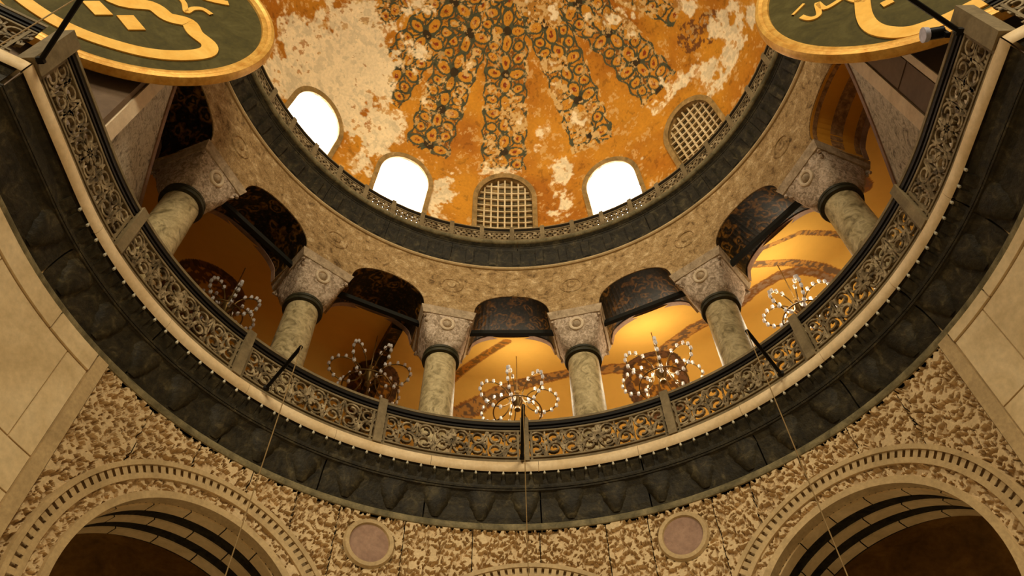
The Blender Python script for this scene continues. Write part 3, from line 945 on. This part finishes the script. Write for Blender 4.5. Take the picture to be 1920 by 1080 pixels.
def copy_tree(o, parent=None):
    c = o.copy(); C.objects.link(c); c.parent = parent
    for ch in list(o.children): copy_tree(ch, c)
    return c
col0 = make_column()
cols = [col0] + [copy_tree(col0) for _ in range(5)]
for k, az in enumerate(CZ):
    o = cols[k]
    o.location = pol(RCOL, az, 0)
    o.rotation_euler = (0, 0, -az * D2R)
    if k < 3: lb = '%s mottled marble gallery column counting from %s' % (ORD[k], RA_)
    else: lb = '%s mottled marble gallery column counting from %s' % (ORD[5 - k], RB_)
    tag(o, lb, 'column', 'columns of the gallery arcade')

# ---- tie beams between the capitals
for k in range(1, 6):
    a0 = CZ[k - 1] if k > 0 else None; a1 = CZ[k] if k < 6 else None
    if a0 is None: p = Vector(pol(RCOL, a1 - SP * .62, 17.1)); q = Vector(pol(RCOL, a1, 17.1))
    elif a1 is None: p = Vector(pol(RCOL, a0, 17.1)); q = Vector(pol(RCOL, a0 + SP * .66, 17.1))
    else: p = Vector(pol(RCOL, a0, 17.1)); q = Vector(pol(RCOL, a1, 17.1))
    d = (q - p).normalized(); p = p + d * .78; q = (q - d * .78) if a1 is not None else q
    L = (q - p).length; mid = (p + q) / 2
    mb = MB().box((0, 0, 0), (L, .13, .15))
    o = mb.build('tie_beam', M['tie'])
    o.location = mid; o.rotation_euler = (0, 0, math.atan2(d.y, d.x))
    nm = ['between the end pier and the first column counting from ' + RA_, 'between first and second columns counting from ' + RA_, 'between second and third columns counting from ' + RA_,
          'between the two middle gallery columns', 'between second and third columns counting from ' + RB_, 'between first and second columns counting from ' + RB_,
          'between the end pier and the first column counting from ' + RB_][k]
    tag(o, 'dark tie beam ' + nm, 'beam', 'tie beams of the gallery arcade')

# ---- gallery balustrade
RBAL = 7.40
def P3(s, z, R=RBAL): return Vector((*plan(R, s), z))
Z0, Z1 = 11.14, 12.36
bal = empty('gallery_balustrade')
tag(bal, 'long pierced marble balustrade curving along the gallery edge between both roundels', 'balustrade')
MPU = D2R * RBAL; LSTR = 2.05 - 0.556 * (RBAL - 7.31)
def l_of(s):
    a = abs(s); l = a * MPU if a <= 90 else 90 * MPU + (LSTR * (a - 90) / 10 if a <= 100 else LSTR + (a - 100) * .6)
    return math.copysign(l, s)
def s_of(l):
    a = abs(l); q = 90 * MPU
    s_ = a / MPU if a <= q else (90 + (a - q) / LSTR * 10 if a <= q + LSTR else 100 + (a - q - LSTR) / .6)
    return math.copysign(s_, l)
def ribbon(mb, pts, wd, th=.05):
    """flat band in the panel surface; pts (metres along the balustrade, z)"""
    rows = []
    for i, (l, z) in enumerate(pts):
        a = pts[max(i - 1, 0)]; b_ = pts[min(i + 1, len(pts) - 1)]
        ds = b_[0] - a[0]; dz = b_[1] - a[1]; L = math.hypot(ds, dz) + 1e-9
        ns, nz_ = -dz / L * wd / 2, ds / L * wd / 2
        rows.append([P3(s_of(l + sgn * ns), z + sgn * nz_, R) for sgn, R in ((-1, RBAL - th), (1, RBAL - th), (1, RBAL + th), (-1, RBAL + th))])
    b = len(mb.v); mb.grid(rows, True)
    mb.f.append((b, b + 1, b + 2, b + 3)); e = b + 4 * (len(rows) - 1); mb.f.append((e + 3, e + 2, e + 1, e))
def bal_panel(s0, s1, seed):
    """returns (lattice, frame, rails, medallion) mesh builders between posts"""
    rnd = random.Random(seed)
    lat, frm, drk, med = MB(), MB(), MB(), MB()
    ss = srange(s0, s1, 1.0)
    def bar(mb, z0, z1, R0, R1): mb.ring_sweep([(R0, z0), (R1, z0), (R1, z1), (R0, z1)], ss)
    bar(frm, Z1 - .035, Z1 + .03, RBAL - .09, RBAL + .09)
    bar(frm, Z1 - .30, Z1 - .25, RBAL - .05, RBAL + .05)
    bar(frm, Z0, Z0 + .07, RBAL - .06, RBAL + .06)
    bar(frm, Z0 + .13, Z0 + .17, RBAL - .05, RBAL + .05)
    bar(drk, Z1 - .125, Z1 - .04, RBAL - .075, RBAL + .075)  # near-black bars beneath the paler cap
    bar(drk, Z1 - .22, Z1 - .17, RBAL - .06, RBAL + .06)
    s0, s1 = l_of(s0), l_of(s1)
    w_ = (s1 - s0); n = max(2, round(w_ / .40))
    za, zb = Z0 + .16, Z1 - .27
    cw = w_ / n; H = zb - za; mpu = 1.0
    mid = n // 2
    for i in range(n):
        c = s0 + cw * (i + .5)
        q = cw * mpu / 2
        # scrolls: two spirals and a rosette, mirrored from cell to cell
        sg = 1 if i % 2 else -1
        for zc, sp in ((za + H * .30, 1), (za + H * .72, -1)):
            pts = []
            for k in range(17):
                th = sp * (k / 16) * 3.3 * PI * .8 + (0 if sg > 0 else PI) + rnd.uniform(-.05, .05)
                rr = .185 * (1 - .62 * k / 16)
                pts.append((c + sg * rr * math.cos(th) / mpu, zc + rr * math.sin(th)))
            ribbon(lat, pts, .042, .04)
            # leaves
            for k in range(3):
                th = rnd.uniform(0, 2 * PI)
                x, z = c + .17 * math.cos(th) / mpu, zc + .17 * math.sin(th)
                th += rnd.uniform(.4, 1.2)
                ribbon(lat, [(x, z), (x + .07 * math.cos(th) / mpu, z + .07 * math.sin(th)), (x + .12 * math.cos(th + .5) / mpu, z + .12 * math.sin(th + .5))], .055, .03)
        a0, a1 = (za, zb) if i % 2 else (zb, za)
        ribbon(lat, [(c - cw / 2, a0), (c - cw * .22, (a0 + a1) / 2 + (a0 - a1) * .08), (c + cw * .22, (a0 + a1) / 2 + (a1 - a0) * .08), (c + cw / 2, a1)], .04, .035)
        if i: ribbon(lat, [(c - cw / 2, za), (c - cw / 2, zb)], .034, .03)
    # pierced frame uprights near posts
    for s in (s0 + .1, s1 - .1):
        ribbon(frm, [(s, Z0 + .05), (s, Z1 - .26)], .05, .045)
    # central medallion with eight petals
    c = s0 + w_ / 2; zc = (za + zb) / 2
    for k in range(8):
        th = 2 * PI * (k + .5) / 8
        ribbon(med, [(c + .04 * math.cos(th) / mpu, zc + .04 * math.sin(th)), (c + .12 * math.cos(th) / mpu, zc + .12 * math.sin(th)), (c + .20 * math.cos(th) / mpu, zc + .20 * math.sin(th))], .085, .06)
    return lat, frm, drk, med
posts = [0.3 + 26.6 * k for k in range(-3, 4)]
first = None
for a, b_ in zip(posts[:-1], posts[1:]):
    if first is None:
        ms = bal_panel(-13.3 + .45, 13.3 - .45, 3)
        p = ms[0].build('pierced_panel', M['bal'], bal)
        fr = ms[1].build('panel_frame', M['bal_post'], p); dr = ms[2].build('dark_rail_bar', M['rail'], p); me = ms[3].build('rosette', M['bal'], p)
        first = p
    else: p = copy_tree(first, bal)
    p.rotation_euler = (0, 0, -(a + b_) / 2 * D2R)
for s0, s1, sd in ((80.1 + .45, 99.3, 5), (-99.3, -79.5 - .45, 6), (100.6, 106.2, 8), (-106.2, -100.6, 9), (106.6, 112, 10), (-112, -106.6, 12)):
    ms = bal_panel(s0, s1, sd)
    p = ms[0].build('pierced_panel', M['bal'], bal)
    ms[1].build('panel_frame', M['bal_post'], p); ms[2].build('dark_rail_bar', M['rail'], p); ms[3].build('rosette', M['bal'], p)
for s in posts + [-100, 100, -106.4, 106.4]:
    mb = MB(); h = .42 if abs(s) <= 90 else .25
    h = .10 / RBAL / D2R
    if abs(s) == 100:
        x, y = plan(RBAL, s); mb.box((x, y, (Z0 + Z1) / 2 + .03), (.30, .30, Z1 - Z0 + .1))
    else:
        if abs(s) > 100: h = .17
        mb.ring_sweep([(RBAL - .13, Z0 - .01), (RBAL + .13, Z0 - .01), (RBAL + .13, Z1 + .08), (RBAL - .13, Z1 + .08)], [s - h, s, s + h])
    po = mb.build('post', M['bal_post'], bal)

# ---- upper railing under the dome
RU = 7.56
ur = empty('dome_railing')
tag(ur, 'low pierced railing with short posts on the dark cornice below the dome windows', 'railing')
ZU0, ZU1 = 20.63, 21.36
UP = 7.75
def u_rib(mb, pts, wd, th):
    rows = []
    for i, (a, z) in enumerate(pts):
        p0 = pts[max(i - 1, 0)]; p1 = pts[min(i + 1, len(pts) - 1)]
        ds = (p1[0] - p0[0]); dz = p1[1] - p0[1]; L = math.hypot(ds, dz) + 1e-9
        nx, nz_ = -dz / L * wd / 2, ds / L * wd / 2
        rows.append([f3(R, (a + sg * nx) / RU / D2R, z + sg * nz_) for sg, R in ((-1, RU - th), (1, RU - th), (1, RU + th), (-1, RU + th))])
    b = len(mb.v); mb.grid(rows, True); mb.f.append((b, b + 1, b + 2, b + 3)); e = b + 4 * (len(rows) - 1); mb.f.append((e + 3, e + 2, e + 1, e))
hwid = UP * D2R * RU / 2 - .07
mb = MB()
for i in range(5):
    c = -hwid + (2 * hwid) * (i + .5) / 5
    for zc in (ZU0 + .16, ZU0 + .38):
        u_rib(mb, [(c + .085 * math.cos(t_ * PI / 5), zc + .085 * math.sin(t_ * PI / 5)) for t_ in range(11)], .045, .03)
    u_rib(mb, [(c - .1, ZU0 + .05), (c + .1, ZU0 + .5)], .04, .025); u_rib(mb, [(c + .1, ZU0 + .05), (c - .1, ZU0 + .5)], .04, .025)
up0 = mb.build('pierced_panel', M['bal'], ur)
for z0, z1, wd in ((ZU0, ZU0 + .06, .05), (ZU0 + .50, ZU0 + .55, .04), (ZU1 - .05, ZU1, .06)):
    MB().ring_sweep([(RU - wd, z0), (RU + wd, z0), (RU + wd, z1), (RU - wd, z1)], [-UP / 2, 0, UP / 2]).build('panel_rail', M['bal_post'], up0)
mb = MB(); mb.ring_sweep([(RU - .03, ZU1 - .15), (RU + .03, ZU1 - .15), (RU + .03, ZU1 - .05), (RU - .03, ZU1 - .05)], [-UP / 2, 0, UP / 2]); mb.build('dark_rail_bar', M['rail'], up0)  # near-black bar beneath the top rail
mb = MB(); mb.ring_sweep([(RU - .07, ZU0), (RU + .07, ZU0), (RU + .07, ZU1 + .07), (RU - .07, ZU1 + .07)], [-.55, 0, .55])
pp0 = mb.build('post', M['bal_post'], ur)
for k, i in enumerate(range(-11, 12)):
    az = -1.3 + UP * i
    p = up0 if k == 0 else copy_tree(up0, ur); p.rotation_euler = (0, 0, -(az + UP / 2) * D2R)
    q = pp0 if k == 0 else inst(pp0); q.rotation_euler = (0, 0, -az * D2R)

# ---- calligraphy roundels
def roundel(c, az, tilt, rad, strokes, quads, label):
    az *= D2R; tilt *= D2R
    n = np.array([math.sin(az) * math.cos(tilt), -math.cos(az) * math.cos(tilt), -math.sin(tilt)])
    ex = np.array([math.cos(az), math.sin(az), 0.0]); ey = np.cross(n, ex)   # ey roughly up
    if ey[2] < 0: ey = -ey
    c = np.array(c, float)
    root = empty('calligraphy_roundel')
    Mw = Matrix(((ex[0], ey[0], n[0], c[0]), (ex[1], ey[1], n[1], c[1]), (ex[2], ey[2], n[2], c[2]), (0, 0, 0, 1)))
    root.matrix_world = Mw
    tag(root, label, 'roundel', 'round calligraphy boards')
    N = 96
    MB().lathe([(rad - .15, -.10), (rad - .15, 0.0)], n=N).build('board', M['green'], root)
    pr = [(rad - .32, 0.0), (rad - .30, .05), (rad - .22, .07), (rad - .17, .05), (rad - .10, .09), (rad - .03, .07), (rad, .0), (rad, -.12), (rad - .04, -.16), (rad - .2, -.16)]
    rows = [[(r * math.cos(2 * PI * j / N), r * math.sin(2 * PI * j / N), z) for r, z in pr] for j in range(N + 1)]
    MB().grid(rows).build('gilded_rim', M['gold'], root, True)
    def uv(x, y):
        d = ray(x, y); t = ((c - CAM) @ n) / (d @ n); P = CAM + d * t - c
        return np.array([P @ ex, P @ ey])
    for pts, wd in strokes:
        q = [uv(*p) for p in pts]
        # smooth by Catmull-Rom
        out = []; W = []
        for i in range(len(q) - 1):
            p0 = q[max(i - 1, 0)]; p1 = q[i]; p2 = q[i + 1]; p3 = q[min(i + 2, len(q) - 1)]
            for k in range(6):
                t = k / 6
                out.append(.5 * (2 * p1 + (p2 - p0) * t + (2 * p0 - 5 * p1 + 4 * p2 - p3) * t * t + (3 * p1 - p0 - 3 * p2 + p3) * t ** 3))
        out.append(q[-1])
        m_ = len(out)
        rows = []
        for i, p in enumerate(out):
            tg = out[min(i + 1, m_ - 1)] - out[max(i - 1, 0)]; tg = tg / (np.linalg.norm(tg) + 1e-9); nn = np.array([-tg[1], tg[0]])
            f_ = i / (m_ - 1); ww = (wd[0] + (wd[1] - wd[0]) * f_) if isinstance(wd, tuple) else wd
            a = p + nn * ww / 2; b_ = p - nn * ww / 2
            if max(np.hypot(*a), np.hypot(*b_)) > rad - .33: 
                if len(rows) > 1: break
                continue
            rows.append([(a[0], a[1], .0), (a[0], a[1], .035), (b_[0], b_[1], .035), (b_[0], b_[1], .0)])
        if len(rows) > 2: MB().grid(rows, True).build('gilded_stroke', M['letter'], root)
    for qd in quads:
        q = [uv(*p) for p in qd]
        mb = MB(); mb.hexa([(p[0], p[1], .0) for p in q] + [(p[0], p[1], .035) for p in q]); mb.build('gilded_diamond', M['letter'], root)
    return root
roundel((-8.70, -1.25, 17.85), 26.2, 6.6, 3.14,
        [([(150, -60), (213, 0), (283, 13), (315, 34), (352, 44), (366, 64), (392, 86), (384, 101), (333, 106), (267, 99), (187, 77), (127, 53), (80, 27), (37, -4), (0, -40)], (.42, .30)),
         ([(333, -6), (345, 8), (349, 24), (362, 18), (380, 19), (396, 29)], .13), ([(380, -3), (402, 3), (428, 8)], .2)],
        [[(153, 4), (186, 4), (212, 30), (178, 30)], [(218, 31), (250, 31), (273, 58), (240, 58)]],
        'olive green calligraphy roundel with two gold diamonds beside a looping gold stroke')
roundel((8.62, -2.0, 16.75), -29.4, 4.5, 3.45,
        [([(1612, -40), (1617, 0), (1621, 30), (1633, 50), (1658, 61), (1700, 62), (1750, 47), (1783, 34), (1817, 17), (1850, 0), (1880, -20)], (.30, .36)),
         ([(1503, 33), (1520, 37), (1536, 29), (1533, 8), (1548, 17), (1575, 2), (1585, -8)], .12),
         ([(1508, 9), (1498, 19), (1487, 30)], .07), ([(1654, 12), (1664, 7), (1674, 2)], .2), ([(1590, -4), (1605, 2), (1625, 2)], .16)],
        [], 'olive green calligraphy roundel with a hooked gold stroke, above a black floodlight')

# ---- lamp poles with hanging cables
def pole(base, tip, label, cable=True):
    root = empty('cable_pole', base)
    base = Vector(base); tip = Vector(tip)
    MB().tube([(0, 0, 0), tuple(tip - base)], .04, 8).build('pole', M['iron'], root, True)
    d = tip - base
    if cable: MB().tube([tuple(d), tuple(d + Vector((0, 0, -9.6)))], .010, 6).build('cable', M['cable'], root, True)
    MB().box(tuple(d * .02), (.1, .1, .08)).build('foot', M['iron'], root)
    tag(root, label, 'pole', 'cable poles over the nave')
for (bx, by), (tx, ty), lb in [((497, 730), (565, 650), 'slim black pole with long cable leaning out before the second column from ' + RA_),
                               ((979, 866), (981, 760), 'slim black pole with long cable leaning out before the middle balustrade post'),
                               ((1475, 710), (1400, 620), 'slim black pole with long cable leaning out before the second column from ' + RB_),
                               ((75, 115), (158, -12), 'slim black pole leaning out from the balustrade corner under the gold diamonds'),
                               ((1800, 60), (1690, -14), 'slim black pole leaning out from the balustrade corner beside the black floodlight')]:
    pb = at_z(bx, by, 11.14)
    if pb[1] > 0: pb[:2] *= 7.20 / math.hypot(pb[0], pb[1])
    pole(tuple(pb), tuple(at_z(tx, ty, 11.2)), lb, tx < 1600)

# ---- chandeliers in the gallery
def chandelier(px, r, label, rad=1.25, watts=0):
    P = at_r(px[0], px[1], r)
    root = empty('gallery_chandelier', tuple(P))
    zt = float(vz(math.hypot(P[0], P[1]))) - P[2]
    MB().tube([(0, 0, .1), (0, 0, zt + .02)], .016, 6).build('hanging_rod', M['cable'], root)
    MB().lathe([(.02, -.45), (.10, -.38), (.06, -.25), (.16, -.08), (.18, .05), (.08, .18), (.05, .34), (.09, .40), (.02, .5)], n=14).build('hub', M['brass'], root, True)
    loop0 = None; cup0 = None
    NL = 7
    for i in range(NL):
        th = 2 * PI * i / NL; rl = rad * .40; cr = rad - rl
        if loop0 is None:
            pts = [(cr + rl * math.cos(2 * PI * k / 20), 0, rl * math.sin(2 * PI * k / 20)) for k in range(21)]
            loop0 = MB().tube(pts, .02, 6, False).build('loop_arm', M['brass'], root, True); o = loop0
        else: o = inst(loop0)
        o.rotation_euler = (0, 0, th)
        for k in range(9):
            ph = -1.9 + 3.8 * k / 8
            if cup0 is None:
                cup0 = MB().lathe([(.012, -.05), (.045, -.03), (.055, .02), (.04, .06), (.05, .08)], n=7, captop=False).build('glass_cup', M['glass_lit'] if watts else M['glass'], root, True); o = cup0
            else: o = inst(cup0)
            rr = cr + (rl + .03) * math.cos(ph)
            o.location = (rr * math.cos(th), rr * math.sin(th), (rl + .03) * math.sin(ph))
    up = MB(); up.tube([(cr * math.cos(2 * PI * i / 28), cr * math.sin(2 * PI * i / 28), -rl) for i in range(29)], .022, 6, False); up.build('ring', M['brass'], root, True)
    if watts:
        lo = point('chandelier_lamp', (0, 0, .2), watts, (1.0, 0.84, 0.58), .55); lo.parent = root
    tag(root, label, 'chandelier', 'ring chandeliers in the gallery')
chandelier((692, 705), 10.9, 'brass ring chandelier with glass cups between second and third columns from ' + RA_)
chandelier((970, 752), 10.9, 'brass ring chandelier with glass cups between the two middle gallery columns', watts=190)
chandelier((1240, 700), 10.9, 'brass ring chandelier with glass cups between second and third columns from ' + RB_, watts=240)
chandelier((1500, 578), 10.9, 'brass ring chandelier with glass cups between first and second columns from ' + RB_, 1.0, watts=270)
chandelier((425, 575), 10.9, 'brass ring chandelier with glass cups between first and second columns from ' + RA_, .9)

# ---- floodlight on the balustrade corner
P = at_z(1768, 60, 12.46)
fl = empty('floodlight', tuple(P))
q = Vector(at_z(1730, 66, 12.46)) - Vector(P)
MB().tube([tuple(q * .0), tuple(q * .75)], .10, 12).build('housing', M['lamp_black'], fl, True)
MB().tube([tuple(q * .74), tuple(q * 1.0)], [.12, .13], 12).build('lens_hood', M['lens'], fl, True)
MB().box((0, 0, -.08), (.08, .08, .2)).build('bracket', M['lamp_black'], fl)
tag(fl, 'small black floodlight with pale lens on the balustrade corner', 'floodlight')
